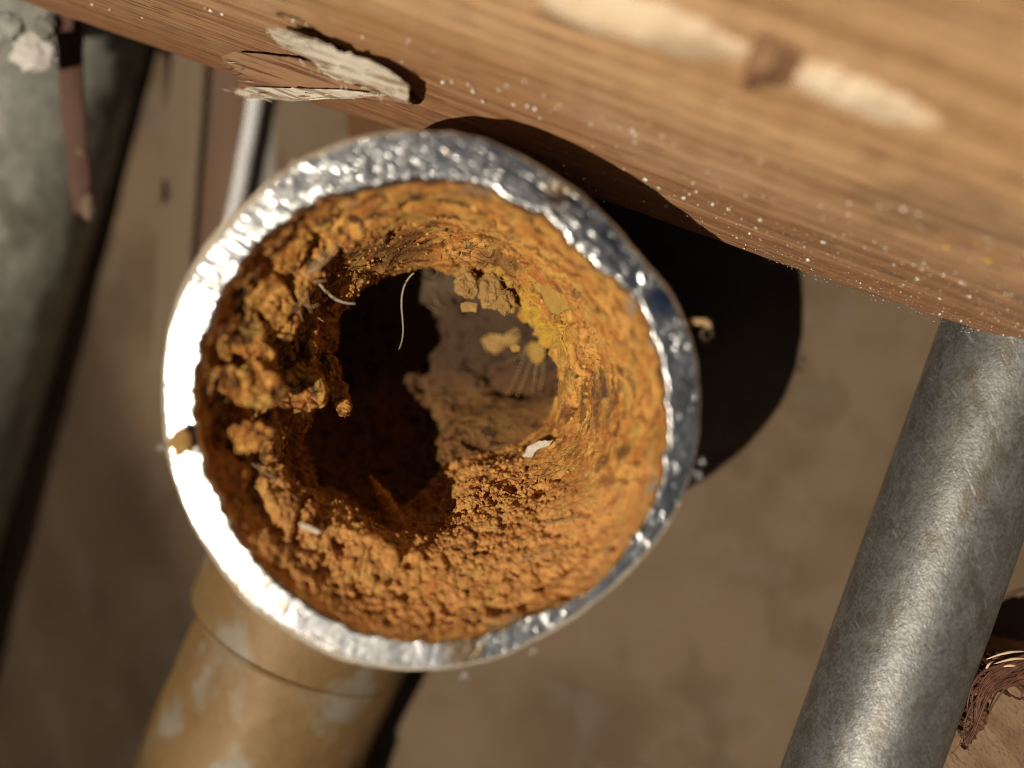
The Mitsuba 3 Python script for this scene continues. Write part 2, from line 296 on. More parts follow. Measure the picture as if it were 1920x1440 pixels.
def ring(RRR):
    c = axis(S)[None] + np.array([0, -1.07, 0]) * smooth01(0, 6, S)[None, :, None]
    t = np.radians(th)[:, None]
    q = c + np.stack([RRR * np.cos(t), RRR * np.sin(t), 0 * RRR], -1)
    q[..., 2] += (.03 * q[..., 0] + .06 * q[..., 1] - .05) * smooth01(14, 0, S)[None]          # the saw went through at a slight slant
    return q
F = grid_faces(nt, m_, True)[:, ::-1]
def normals(p):
    n = meshkit.arrays((p.reshape(-1, 3), F), True)[2]; return n
p0 = ring(RRR); flat = p0.reshape(-1, 3); A_ = np.repeat(th, m_); S_ = np.tile(S, nt)
n0 = normals(flat); inward = axis(S_) - flat; n0 *= np.sign((n0 * (axis(S_) + [0, 0, 6] - flat)).sum(1, keepdims=True))
near = smooth01(0, 3, S_)
leftw = smooth01(75, 35, wrapdist(A_, 170)); floor = smooth01(75, 40, wrapdist(A_, 262)); upr = smooth01(55, 25, wrapdist(A_, 42)) * smooth01(13, 18, S_)
deep = smooth01(28, 32, S_)
h = 2.4 * (fbm(flat, 8, 4, 21) - .5) * (.3 + .7 * near) * (1 + .8 * deep)
d1, d2, cr = cells(flat * [1, .75, .8], 5.2, 11); plate = (cr - .5) * smooth01(.0, .12, d2 - d1) - .55 * smooth01(.16, 0, d2 - d1)
h += plate * (2.3 * leftw * smooth01(1.5, 6, S_) + 1.5 * upr) * (1 - deep)
d1, d2, cr = cells(flat, 1.9, 12); plate2 = (cr - .5) * smooth01(0, .1, d2 - d1) - .4 * smooth01(.12, 0, d2 - d1)
h += plate2 * (.45 * leftw * near + .55 * upr + .15 * near) * (1 - deep)
d1, d2, cr = cells(flat, 1.5, 13); dome = np.sqrt(np.clip(.5 - d1 ** 2, 0, 1)) - .4
h += dome * (.75 * floor * smooth01(1, 6, S_) + .1 * leftw * near) * (1 - .6 * deep) * (.3 + 1.4 * fbm(flat, 6, 3, 40))
flat = flat + n0 * h[:, None]
n1 = normals(flat); n1 *= np.sign((n1 * n0).sum(1, keepdims=True))
d1, d2, cr = cells(flat, .62, 14); grain = np.sqrt(np.clip(.5 - d1 ** 2, 0, 1)) - .4
h = .45 * grain * (.25 + .75 * np.maximum(floor, .3 * leftw)) * near + (.30 + .30 * np.maximum(leftw, floor)) * (fbm(flat, 1.0, 4, 15) - .5) * (.4 + .6 * near)
pit = smooth01(.60, .78, fbm(flat, 2.6, 4, 17)); h -= 1.1 * pit * near + .7 * smooth01(.58, .72, fbm(flat, 1.3, 3, 18)) * floor * near
flat = flat + n1 * h[:, None]
k0 = len(sA); G = flat.reshape(nt, m_, 3)
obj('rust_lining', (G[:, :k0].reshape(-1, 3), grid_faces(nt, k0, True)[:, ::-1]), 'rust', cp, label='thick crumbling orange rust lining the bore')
lining_pts, lining_n = flat, n1

# loose crumbs of rust on the floor and the left side of the bore
w = (floor * smooth01(3, 8, S_) * 1.0 + .5 * leftw * smooth01(6, 10, S_) + .06) * (S_ < 30) * RRR.reshape(-1)
w[S_ > 29] = 0
pick = rng.choice(len(flat), 5200, p=w / w.sum(), replace=False)
ico = trimesh.creation.icosphere(subdivisions=1); iv, if_ = np.array(ico.vertices), np.array(ico.faces); vv, ff = [], []
for k, i in enumerate(pick):
    r = .07 + .24 * rng.random() ** 3
    a = rng.normal(size=(3, 3)); a, _ = np.linalg.qr(a)
    q = iv * (1 + .45 * (rng.random((len(iv), 1)) - .5)); q = (q * (r * (.7 + .6 * rng.random(3)))) @ a
    vv.append(q + flat[i] + n1[i] * r * .5); ff.append(if_ + k * len(iv))
cr_ = thing('rust_crumbs', 'loose crumbs of orange rust scattered over the floor of the bore', 'rust crumbs', kind='stuff')
obj(cr_, (np.vstack(vv), np.vstack(ff)), 'crumb')

# ---------------------------------------------------------------- the tee behind it
tee = thing('pipe_tee', 'rust-stained fitting behind the cut pipe with a mottled branch running down to the lower left', 'pipe fitting')
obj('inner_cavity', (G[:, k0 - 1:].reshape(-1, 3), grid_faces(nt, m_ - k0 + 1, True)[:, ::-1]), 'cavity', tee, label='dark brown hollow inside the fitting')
ca = np.array([-15.1, 1.8, 222.0]) * [1, -1, -1] + CAM
body = trimesh.boolean.difference([trimesh.boolean.union([cylinder(axis(24), axis(52), 31.0, 8, 96), trimesh.creation.icosphere(subdivisions=5, radius=31).apply_translation(axis(45))], engine='manifold'),
                                   cylinder(axis(15), axis(34), 29.3, 4, 96), trimesh.creation.icosphere(subdivisions=4, radius=26).apply_translation(axis(31))], engine='manifold')
obj('body', body, 'rusty_iron', tee, smooth=40)
r0, r1 = P(770, 760, 188), P(528, 1290, 196); dirn = (r1 - r0) / np.linalg.norm(r1 - r0); dirn2 = np.array([dirn[0] * .8, dirn[1], 0]); dirn2 /= np.linalg.norm(dirn2)
knob = lambda amp, size, sd: (lambda p: amp * 2 * (fbm(p, size, 4, sd) - .5))
obj('branch', cylinder(r0 + dirn * 24, r1 + dirn * 60, 15.6, 160, 160, knob(.35, 6, 31)), 'stained_zinc', tee, label='mottled ochre and grey branch pipe')
rc = P(560, 1185, 194)
obj('collar', cat_([cylinder(rc - dirn * 16, rc, 16.5, 40, 160, knob(.12, 6, 32)), cylinder(rc - dirn * .02, rc + dirn * 2.4, 16.5, 12, 160, knob(.12, 6, 32), 14.0)]), 'stained_zinc', tee, label='brown threaded collar round the branch')
rb = P(500, 1390, 197)
obj('coupling', cylinder(rb - dirn * 2, rb + dirn * 40, 15.0, 40, 160, knob(.3, 6, 33), 20.5), 'stained_zinc', tee)
obj('upper_branch', cylinder(axis(45) + np.array([1, 26, 0]), P(800, 60, 197), 13, 40, 96, knob(.5, 6, 34)), 'rusty_iron', tee)

# ---------------------------------------------------------------- the plank above
E0, E1 = P(0, 3, 180), P(1920, 668, 165); eT = (E1 - E0) / np.linalg.norm(E1 - E0)
v1 = P(1750, 0, 114) - E0; eV = v1 - (v1 @ eT) * eT; eV /= np.linalg.norm(eV); eN = np.cross(eT, eV); eN *= np.sign(eN @ (CAM - E0))
def plane(x, y, w=0.0):
    dd = P(x, y, 1.0) - CAM; k = ((E0 + eN * w - CAM) @ eN) / (dd @ eN); q = CAM + dd * k - E0; return q @ eT, q @ eV
def FP(t, v_, w=0.0): return E0 + np.multiply.outer(t, eT) + np.multiply.outer(v_, eV) + np.multiply.outer(w, eN)
eTf, eVf, eNf, E0f = [[float(c) for c in a] for a in (eT, eV, eN, E0)]
def plank_tv(p):
    q = [a - b for a, b in zip(loc(p), E0f)]
    return sum(a * b for a, b in zip(q, eTf)), sum(a * b for a, b in zip(q, eVf)), sum(a * b for a, b in zip(q, eNf))
GR = -.20                                                              # the grain runs slightly out of the edge
def grain_height(t, v_, noise_, fbm_):
    g = v_ + GR * t * 1.0 + 2.2 * noise_(t * .02, v_ * .05, 1.0)
    return g
def wood_color(p, n, uv):
    t, v_, w = plank_tv(p)
    g = v_ - w * .8 + .055 * t + 2.0 * n3(t * .018, v_ * .06, 1.7)
    ring_ = n3(g * 1.05, t * .004, 3.0); fine = n3(g * 4.2, t * .05, 9.0); fib = n3(g * 11, t * .35, 5.) * .6 + n3(g * 24, t * 1.1, 7.) * .4; pore = n3(g * 7, t * .22, 12.)
    col = mix((.76, .44, .220), (.92, .60, .335), sst(.2, .8, n3(t * .03, g * .08, 2.0)))
    col = mix(col, (.50, .255, .11), sst(.45, .75, ring_) * .65)
    col = mix(col, (.52, .28, .13), sst(.5, .8, fine) * .55)
    col = mix(col, (.88, .64, .40), sst(.62, .85, f3(t * .06 + 9, v_ * .12, w * .2, 3)) * .5)
    col = mix(col, (.24, .11, .052), sst(44, 2, v_) * .9)  # lower edge darkened in the colour, imitating the dimmer grazing light there
    col = mix(col, (.13, .065, .03), sst(.74, .86, pore) * .7)
    col = mix(col, (.20, .12, .07), sst(.60, .75, f3(t * .05 + 30, v_ * .16, 2., 4)) * .45)
    return col * (.78 + .44 * fib)
def wood_bump(p, n, uv):
    t, v_, w = plank_tv(p); g = v_ - w * .8 + .055 * t + 2.0 * n3(t * .018, v_ * .06, 1.7)
    return n3(g * 1.05, t * .004, 3.0) * .6 + n3(g * 5, t * .12, 9.0) * .4
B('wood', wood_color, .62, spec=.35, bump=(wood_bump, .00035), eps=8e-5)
B('torn_wood', (lambda p, n, uv: (lambda q: mix((.40, .29, .19), (.90, .82, .70), sst(.32, .6, .6 * n3(q[0] * .22, q[1] * 2.6, q[2] * .8) + .4 * f3(q[0] * .8, q[1] * 2.5, q[2], 3))))(plank_tv(p))), .9, spec=.2)
B('bark_wood', (lambda p, n, uv: (lambda q: mix((.22, .10, .05), (.46, .27, .15), sst(.3, .7, .6 * n3(q[0] * .15, q[1] * 2.2, q[2] * .7) + .4 * f3(q[0] * .6, q[1] * 2., q[2], 3))))(plank_tv(p))), .85, spec=.25)
B('pale_wood', (lambda p, n, uv: (lambda q: mix((.84, .62, .41), (.93, .76, .56), sst(.3, .7, f3(q[0] * .3, q[1] * .6, q[2] * .3, 3))))(loc(p))), .8, spec=.3)
pk = thing('wooden_plank', 'rough-sawn orange-brown plank across the top, its edge splintered and beaded with tiny drops', 'plank')
tt = np.arange(-60, 262, .42)
cs = [(v_, 0.0) for v_ in np.arange(112, 3.2, -.45)] + [(3 - 3 * math.sin(a), -3 + 3 * math.cos(a)) for a in np.linspace(0, math.pi / 2, 10)] + [(0, -w_) for w_ in np.linspace(4, 24, 10)] + [(112, -24)]
cs = np.array(cs); Tm, Vm = np.meshgrid(tt, cs[:, 0], indexing='ij'); Wm = np.broadcast_to(cs[:, 1], Tm.shape).copy()
pp = np.stack([Tm, Vm, Wm * 0], -1).reshape(-1, 3)
edgew = np.clip(1 - Vm / 14, 0, 1)
wane = 1.2 * (fbm(np.c_[tt * .6, tt * 0, tt * 0], 9, 4, 51) - .5)
lo_t = plane(440, 140)[0]
Vm = Vm + edgew * wane[:, None]
g = Vm + .055 * Tm
ridges = (meshkit.noise(np.stack([g * 1.05, Tm * .01, 0 * g], -1), 5) - .5) * .35 + (meshkit.noise(np.stack([g * 2.4, Tm * .03, 0 * g], -1), 6) - .5) * .22
face = (Wm > -2.5)
Wm = Wm + np.where(face, ridges + .8 * (meshkit.fbm(np.stack([Tm * .03, Vm * .06, 0 * Vm], -1), 3, 9) - .5), 0)
# the long split above the splinter
ca_, cb_ = np.array(plane(520, 30)), np.array(plane(785, 195))
cs_t = np.clip((Tm - ca_[0]) / (cb_[0] - ca_[0]), 0, 1); cv = ca_[1] + (cb_[1] - ca_[1]) * cs_t + .8 * np.sin(cs_t * 9)
wd = 2.2 * np.sin(np.pi * np.clip(cs_t, 0.0, 1)) ** .7 * (cs_t > 0) * (cs_t < 1)
Wm = Wm - np.where(face, 4.5 * smooth01(1.0, .55, np.abs(Vm - cv) / np.maximum(wd, 1e-3)) * (wd > 0), 0)
pv = FP(Tm.reshape(-1), Vm.reshape(-1), Wm.reshape(-1)); nv = len(cs)
fq = grid_faces(len(tt), nv); close = np.array([[i * nv + nv - 1, i * nv, (i + 1) * nv, (i + 1) * nv + nv - 1] for i in range(len(tt) - 1)])
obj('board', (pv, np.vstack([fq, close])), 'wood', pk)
# splinter torn off the edge
def off(poly, dx=0, dy=0): return [(x + dx, y + dy) for x, y in poly]
near_face = lambda lift: (lambda x, y: (lambda t, v: CAM[2] - FP(t, max(v, -2.5), lift)[2])(*plane(x, y, lift)))
obj('splinter', slab([(415, 107), (440, 97), (520, 104), (600, 118), (690, 140), (772, 192), (735, 190), (690, 182), (640, 174), (560, 172), (500, 170), (446, 166), (452, 150), (432, 132)], near_face(1.5), 2.0, .4, .4, 2.4, (0, 0), .25, 3),
    'bark_wood', pk, label='brown splinter peeling from the plank edge')
obj('splinter', slab([(438, 172), (470, 163), (560, 166), (640, 168), (700, 176), (660, 181), (600, 182), (540, 186), (500, 180), (460, 180)], near_face(2.4), 1.3, .4, .2, 1.5, (0, 0), .25, 4), 'torn_wood', pk, label='pale lower lip of the splinter')
obj('torn_fibre', slab([(498, 52), (540, 56), (600, 78), (640, 96), (690, 112), (735, 136), (764, 158), (766, 190), (735, 180), (700, 160), (672, 152), (640, 150), (606, 132), (588, 112), (550, 92), (515, 76)], near_face(2.6), 1.6, .35, .4, 1.3, (0, 0), .5, 5),
    'torn_wood', pk, label='whitish fibrous strip of torn wood')
for i in range(46):
    t_ = rng.random(); x, y = 500 + 265 * t_, 60 + 118 * t_ + rng.normal() * 14; dx, dy = rng.normal() * 9 + 4, abs(rng.normal()) * 8 + 2
    if i % 2 == 0: continue
    obj('fibre', tube([P(x, y, near_face(3.0)(x, y)), P(x + dx * .6, y + dy * .4, near_face(3.4)(x, y)), P(x + dx, y + dy, near_face(3.6)(x, y))], [.10, .08, .03], 5, 4), 'torn_wood', pk)
for i in range(30):
    if i < 9: x, y = 424 + 40 * rng.random(), 104 + 74 * rng.random(); dx, dy = -5 - 12 * rng.random(), rng.normal() * 3
    else: x, y = 470 + 280 * rng.random(), 0; y = 180 + 3 * rng.normal(); dx, dy = 14 + 16 * rng.random(), 4 * rng.normal()
    f_ = [near_face(2.0)(x, y), near_face(2.2)(x, y) - .2, near_face(2.4)(x, y) - .3]
    obj('fibre', tube([P(x - dx, y - dy * .4, f_[0]), P(x, y, f_[1]), P(x + dx, y + dy, f_[2])], [.07, .08, .02], 5, 4), 'torn_wood' if i % 3 else 'bark_wood', pk)
# chips of fresh wood standing up from the face, near the lens
def ridge(xa, ya, xb, yb, width, height, seed):
    a, b = np.array(plane(xa, ya)), np.array(plane(xb, yb)); n_, k_ = 90, 30
    s_, c_ = np.meshgrid(np.linspace(0, 1, n_), np.linspace(-1, 1, k_), indexing='ij')
    env = np.sqrt(np.clip(1 - np.abs(2 * s_ - 1) ** 3, 0, 1)) * (1.15 - .65 * s_); nn = meshkit.fbm(np.stack([s_ * 3, c_ * .8, 0 * s_ + seed], -1), 2, seed)
    t_ = a[0] + (b[0] - a[0]) * s_; v_ = a[1] + (b[1] - a[1]) * s_ + c_ * width * env * (.25 + 1.5 * meshkit.fbm(np.stack([s_ * 7, .4 * np.sign(c_), 0 * s_ + seed * 3], -1), 3, seed + 5))
    w_ = -.6 + (height + .6) * env * np.clip(1 - c_ ** 2, 0, 1) ** .8 * (.5 + nn)
    return FP(t_.reshape(-1), v_.reshape(-1), w_.reshape(-1)), grid_faces(n_, k_)
obj('chip', ridge(1000, -35, 1430, 110, 4.6, 2.4, 1), 'pale_wood', pk, label='pale torn chip at the top of the plank')
obj('chip', ridge(1478, 125, 1775, 240, 3.2, 1.8, 2), 'pale_wood', pk, label='long pale torn chip right of the dark knot')
obj('knot', ridge(1400, 105, 1505, 132, 6.0, 2.6, 3), 'bark_wood', pk, label='reddish brown knot between the pale chips')

# ---------------------------------------------------------------- drops of resin on the plank
B('resin', (.86, .80, .70), .16, spec=.8, clearcoat=1.0, clearcoat_gloss=.95)
B('clear_resin', (.62, .46, .30), .12, spec=.9, clearcoat=1.0, clearcoat_gloss=.97)
B('amber', (.85, .55, .06), .14, spec=.8, clearcoat=1.0, clearcoat_gloss=.95)
ico2 = trimesh.creation.icosphere(subdivisions=1)
def drop(x, y, r, bs='resin'):
    t_, v_ = plane(x, y)
    m = ico2.copy(); q = np.array(m.vertices) * r * (.6 + .6 * rng.random(3)); bs = 'clear_resin' if bs == 'resin' and rng.random() < .3 else bs; q = FP(q[:, 0] + t_, q[:, 1] + v_, q[:, 2] * .8 + r * .35)
    k = thing('resin_drop', ('golden' if bs == 'amber' else 'tiny glistening') + (' drop low on the right of the plank' if bs == 'amber' else ' drop beaded on the face of the plank'), 'drop', 'golden drops on the plank' if bs == 'amber' else 'glistening drops on the plank')
    obj(k, (q, m.faces), bs)
fixed = [(678, 68), (764, 77), (813, 97), (754, 113), (850, 151), (880, 160), (948, 158), (984, 148), (935, 167), (960, 195), (1005, 200), (1047, 203), (1050, 195), (1018, 178), (1075, 140), (990, 200), (905, 192), (886, 172), (887, 166), (1130, 221),
         (1145, 240), (1165, 244), (1185, 243), (1192, 263), (1191, 251), (1160, 240), (1242, 255), (1216, 234), (1110, 231), (1015, 220), (830, 153), (765, 75), (268, 30), (175, 8), (207, 17), (395, 20), (385, 15), (418, 28), (575, 42), (550, 35), (500, 60),
         (1400, 363), (1449, 370), (1445, 361), (1431, 366), (1478, 365), (1540, 385), (1545, 400), (1560, 410), (1592, 402), (1594, 382), (1592, 415), (1565, 440), (1665, 385), (1713, 410), (1735, 408), (1640, 450), (1678, 495), (1743, 500), (1745, 515), (1807, 530), (1820, 555),
         (1832, 545), (1762, 560), (1765, 588), (1834, 616), (1853, 465), (1695, 392), (1330, 320), (1346, 337), (1388, 295), (1425, 300), (1475, 315), (1320, 316), (1336, 380), (1405, 437), (1418, 425), (1352, 350), (1300, 340)]
for x, y in fixed: drop(x + rng.normal() * 1.5, y + rng.normal() * 1.5, .17 + .15 * rng.random())
n_ = 0
while n_ < 205:
    x = 900 + 1010 * rng.random() ** .8; ye = 3 + .3464 * x; y = ye - 12 - abs(rng.normal()) * (45 + 90 * (x - 900) / 1000) - 5
    if y < 120 or (x < 1150 and rng.random() < .5): continue
    drop(x, y, .07 + .14 * rng.random() ** 2 + (.14 if rng.random() < .1 else 0)); n_ += 1
vv, ff = [], []
while len(ff) < 900:
    x = 1000 + 920 * rng.random() ** .7; y = 3 + .3464 * x - 6 - abs(rng.normal()) * (25 + 60 * (x - 900) / 1000)
    if x < 1430 and y > 190 + .62 * (x - 980): continue
    t_, v_ = plane(x, y); q = np.array(ico2.vertices) * (.025 + .05 * rng.random() ** 2) * (.5 + rng.random(3)); vv.append(FP(q[:, 0] + t_, q[:, 1] + v_, q[:, 2] * .8 + .02)); ff.append(np.array(ico2.faces) + len(ff) * len(ico2.vertices))
k = thing('sparkling_dust', 'finest sparkling dust sprinkled along the lower right of the plank', 'dust', kind='stuff'); obj(k, (np.vstack(vv), np.vstack(ff)), 'resin')
for x, y, r in [(1776, 462, .34), (1853, 487, .38), (1833, 452, .2)]: drop(x, y, r, 'amber')

# ---------------------------------------------------------------- galvanised pipe at the right
gp = thing('galvanised_pipe', 'bare grey galvanised pipe slanting down the right side in the sun', 'pipe')
ga, gb = P(1862 + 130, 640 - 260, 171), P(1620, 1420, 169)
obj(gp, cylinder(ga + (ga - gb) * .1, gb + (gb - ga) * .45, 9.2, 420, 240, lambda p: .12 * (fbm(p, 7, 3, 61) - .5)), 'galvanised')

# ---------------------------------------------------------------- dim pipes and laths at the left
lp = thing('weathered_pipe', 'thick dull grey-green pipe in shade along the left edge', 'pipe')
la, lb = P(60, 100, 212), P(-200, 950, 212)
obj(lp, cylinder(la + (la - lb) * .35, lb + (lb - la) * .9, 17.2, 300, 180, knob(.5, 9, 71)), 'dull_zinc')
B('dry_leaf', (lambda p, n, uv: (lambda q: mix((.085, .04, .028), (.15, .075, .05), f3(q[0] * .4, q[1] * .1, q[2] * .4, 3)))(loc(p))), .8)
B('pale_paper', (lambda p, n, uv: (lambda q: mix((.50, .46, .42), (.80, .77, .74), f3(q[0] * .6, q[1] * .6, q[2] * .6, 3)))(loc(p))), .9)
B('tan_wood', (lambda p, n, uv: (lambda q: mix((.14, .095, .06), (.21, .155, .105), f3(q[0] * .5, q[1] * .06, q[2] * .5, 3)))(loc(p))), .85)
B('dark_wood', (lambda p, n, uv: (lambda q: mix((.12, .07, .045), (.19, .115, .075), f3(q[0] * .4, q[1] * .06, q[2] * .4, 3)))(loc(p))), .85)
B('white_paint', (lambda p, n, uv: (lambda q: mix((.60, .62, .66), (.82, .83, .86), f3(q[0] * .5, q[1] * .4, q[2] * .5, 3)))(loc(p))), .45)
B('grey_board', (lambda p, n, uv: (lambda q: mix((.24, .225, .20), (.32, .30, .275), f3(q[0] * .2, q[1] * .2, q[2] * .2, 3)))(loc(p))), .9)
def ribbon(points, d, width, thick, seed):
    q = np.array([P(x, y, d) for x, y in points]); t = np.linspace(0, 1, len(q)); s = np.linspace(0, 1, 80); q = CubicSpline(t, q)(s)
    a = np.gradient(q, axis=0); a /= np.linalg.norm(a, axis=1, keepdims=True); side = np.cross(a, [0, 0, 1.0]); side /= np.linalg.norm(side, axis=1, keepdims=True)
    wv = np.interp(s, np.linspace(0, 1, len(width)), width) * (.85 + .3 * meshkit.fbm(np.c_[s * 9, 0 * s + seed, 0 * s], 3, seed))
    k = 8; ph = np.arange(k) * 2 * np.pi / k
    v = q[:, None] + wv[:, None, None] / 2 * np.sign(np.cos(ph))[None, :, None] * np.abs(np.cos(ph))[None, :, None] ** .5 * side[:, None] + thick / 2 * np.sin(ph)[None, :, None] * np.array([0, 0, 1.0])
    f = np.array([[i * k + j, i * k + (j + 1) % k, (i + 1) * k + (j + 1) % k, (i + 1) * k + j] for i in range(79) for j in range(k)])
    return v.reshape(-1, 3), f
st = thing('rusty_strap', 'reddish brown strap hanging in front of the weathered pipe with a pale curled tip', 'strap')
obj('strip', ribbon([(122, -20), (130, 60), (134, 150), (142, 250), (150, 340), (152, 400)], 192, [4.2, 4.0, 3.7, 3.5, 3.6, 2.0], 1.4, 3), 'dry_leaf', st)
obj('tip', lump(P(165, 388, 191.5), (1.0, 1.9, .8), 4), 'tan_wood', st, label='pale curled tip of the strap')
obj('speck', lump(P(152, 283, 191.5), (.6, .6, .5), 5), 'tan_wood', st)
pw = thing('paper_scrap', 'crumpled whitish scrap stuck to the top of the weathered pipe', 'scrap')
obj(pw, lump(P(66, 95, 186), (3.1, 2.6, 1.4), 8, 4, .45, .5), 'pale_paper')
for (x, y, sx, sy, rz, lab) in [(12, 50, 3.0, 2.4, .3, 'small dull green lichen tuft at the very corner under the plank'), (86, 50, 1.7, 2.2, -.2, 'small dull green lichen tuft just above the whitish scrap')]:
    k = thing('lichen_tuft', lab, 'lichen'); obj(k, lump(P(x, y, 185), (sx * .85, sy * .85, 1.0), int(x) + 3, 3, .5, .45), 'dull_zinc')
def lath(pts, d, width, thick, bs, name, label, cat):
    k = thing(name, label, cat); a, b = P(*pts[0], d), P(*pts[1], d); t = (b - a) / np.linalg.norm(b - a); s = np.array([-t[1], t[0], 0.]); s /= np.linalg.norm(s); n = np.cross(t, s)
    m = trimesh.creation.box((width, np.linalg.norm(b - a), thick)).subdivide_to_size(6.0); v = np.array(m.vertices)
    v[:, 0] += .5 * (fbm(np.c_[v[:, 1], 0 * v[:, 1], 0 * v[:, 1]], 14, 3, len(name)) - .5)
    m.vertices = (a + b) / 2 + v[:, :1] * s + v[:, 1:2] * t + v[:, 2:] * n; obj(k, m, bs, smooth=30)
lath([(372, -60), (318, 700)], 207, 5.2, 3, 'tan_wood', 'wooden_lath', 'narrow tan lath standing upright left of the cut pipe', 'lath')
lath([(452, -60), (398, 520)], 208.5, 8.2, 3, 'dark_wood', 'wooden_batten', 'dark brown batten between the tan lath and the white conduit', 'batten')
lath([(545, -40), (520, 520)], 209, 13, 2, 'grey_board', 'grey_slab', 'plain grey slab seen between the white conduit and the cut pipe', 'slab')
wc = thing('white_conduit', 'thin white painted conduit catching the sun just left of the cut pipe', 'conduit')
obj(wc, cylinder(P(520, -40, 205), P(420, 520, 205), 1.25, 60, 40, lambda p: .5 * (fbm(p, 4, 4, 81) - .5)), 'white_paint')

# ---------------------------------------------------------------- broken wood at the lower right
def stump_color(p, n, uv):
    x, y, z = loc(p); g = x * .75 + y * .65
    col = mix((.19, .115, .065), (.32, .21, .13), f3(x * .5, y * .5, z * .5, 4))
    return mix(col, (.15, .07, .04), sst(.52, .72, n3(g * .5 + 2, (x - y) * .12, 2.)) * .35)
B('stump_wood', stump_color, .85, spec=.25, bump=(lambda p, n, uv: (lambda q: f3(q[0] * 3 + q[1] * 3, (q[0] - q[1]) * 1.2, q[2] * 3, 3))(loc(p)), .0004))
B('bark_fibre', (lambda p, n, uv: (lambda q: mix((.05, .02, .012), (.19, .075, .036), f3(q[0] * 1.5, q[1] * 1.5, q[2] * 1.5, 3)))(loc(p))), .6, spec=.5)
sp = thing('broken_stump', 'broken brown wood with dark stringy bark wedged against the pipe in the lower right corner', 'stump')
obj('wood', slab([(1690, 1480), (1735, 1400), (1765, 1340), (1800, 1290), (1830, 1250), (1870, 1232), (1930, 1226), (2010, 1240), (2040, 1340), (2020, 1520), (1850, 1540)], 168, 14, .6, 1.2, 7, (.06, .15), .6, 9), 'stump_wood', sp)
for i, (poly, d_) in enumerate([([(1826, 1264), (1868, 1250), (1935, 1258), (1960, 1290), (1900, 1284), (1866, 1296), (1848, 1330), (1842, 1372), (1818, 1408), (1808, 1372), (1818, 1310)], 165.8),
                                ([(1846, 1246), (1880, 1228), (1940, 1222), (1960, 1250), (1900, 1252), (1862, 1262)], 166.4), ([(1872, 1284), (1950, 1280), (1960, 1330), (1930, 1322), (1896, 1304)], 166.6)]):
    m = slab(poly, d_, 2.0, .16, .9, 2.2, (0, .1), 1.1, 120 + i); v = np.array(m.vertices); u_ = v[:, 0] * .5 + v[:, 1] * .87
    m.vertices = v + meshkit.arrays(m, True)[2] * ((meshkit.noise(np.c_[u_ * 2.6, (v[:, 0] - v[:, 1]) * .25, v[:, 2] * 0], 3) - .5) * .9)[:, None]; obj('bark_piece', m, 'bark_fibre', sp)
for i in range(34):
    o = rng.normal(size=(6, 2)) * [4, 4]; base = np.array([(1945, 1244), (1900, 1262), (1862, 1278), (1838, 1305), (1828, 1345), (1806, 1392)]); c_ = 2 + rng.integers(0, 4)
    w_ = o.cumsum(0) * 1.0 + rng.normal(size=2) * 10
    obj('bark_strand', tube([P(x, y, 165.4 - .1 * j - rng.random() * .5) for j, (x, y) in enumerate((base + w_)[:c_ + 1])], list(np.array([.26, .22, .06]) * (.4 + .8 * rng.random())), 6, 6), 'bark_fibre', sp)
for x0, y0, x1, y1 in [(1850, 1236, 1925, 1222), (1862, 1246, 1930, 1236), (1868, 1254, 1915, 1252), (1846, 1262, 1862, 1240)]:
    obj('pale_strand', tube([P(x0, y0, 165.5), P((x0 + x1) / 2, (y0 + y1) / 2 - 5, 164.7), P(x1, y1, 165.5)], [.06, .18, .05], 6, 6), 'pale_wood', sp)

# ---------------------------------------------------------------- small things in and on the cut pipe
B('root', (.50, .33, .17), .7, spec=.4); B('twig', (.62, .50, .36), .7)
B('yellow_flake', (lambda p, n, uv: (lambda q: mix((.38, .21, .05), (.54, .35, .085), f3(q[0] * 1.2, q[1] * 1.2, q[2] * 1.2, 3)))(loc(p))), .9, spec=.2)
B('ochre_flake', (lambda p, n, uv: (lambda q: mix((.34, .19, .06), (.55, .35, .13), f3(q[0] * 1.2, q[1] * 1.2, q[2] * 1.2, 3)))(loc(p))), .9, spec=.2)
B('white_chip', (lambda p, n, uv: (lambda q: mix((.50, .40, .28), (.82, .78, .70), f3(q[0] * 2, q[1] * 2, q[2] * 2, 3)))(loc(p))), .8)
tree_ = cKDTree(((lambda q: np.c_[(q[:, 0] - CAM[0]) / (CAM[2] - q[:, 2]), (q[:, 1] - CAM[1]) / (CAM[2] - q[:, 2])])(lining_pts)))
def surf(x, y):                                                         # the frontmost point of the rust at this spot
    d, i = tree_.query([(x - 960) / FPX, -(y - 720) / FPX], k=24); j = i[np.argmax(lining_pts[i, 2])]; return CAM[2] - lining_pts[j, 2]
def fib(points, d, r=.10, bs='root', label='fine root hair inside the rusty bore', group='fine root hairs in the bore', name='root_hair', cat='root hair'):
    k = thing(name, label, cat, group)
    obj(k, tube([P(x, y, dd) for (x, y), dd in zip(points, np.broadcast_to(d, len(points)))], [r, r, r * .45], 5, 5), bs)
fib([(590, 525), (606, 540), (622, 556), (645, 567), (666, 569)], 159, .16, 'twig', 'thickest pale rootlet, curving out over the dark hollow at the left', None, 'rootlet', 'rootlet')
fib([(776, 512), (760, 532), (753, 565), (755, 600), (748, 655)], 170, .10, 'twig', 'long pale hair hanging alone in the middle of the hollow', None, 'hanging_hair', 'hair')
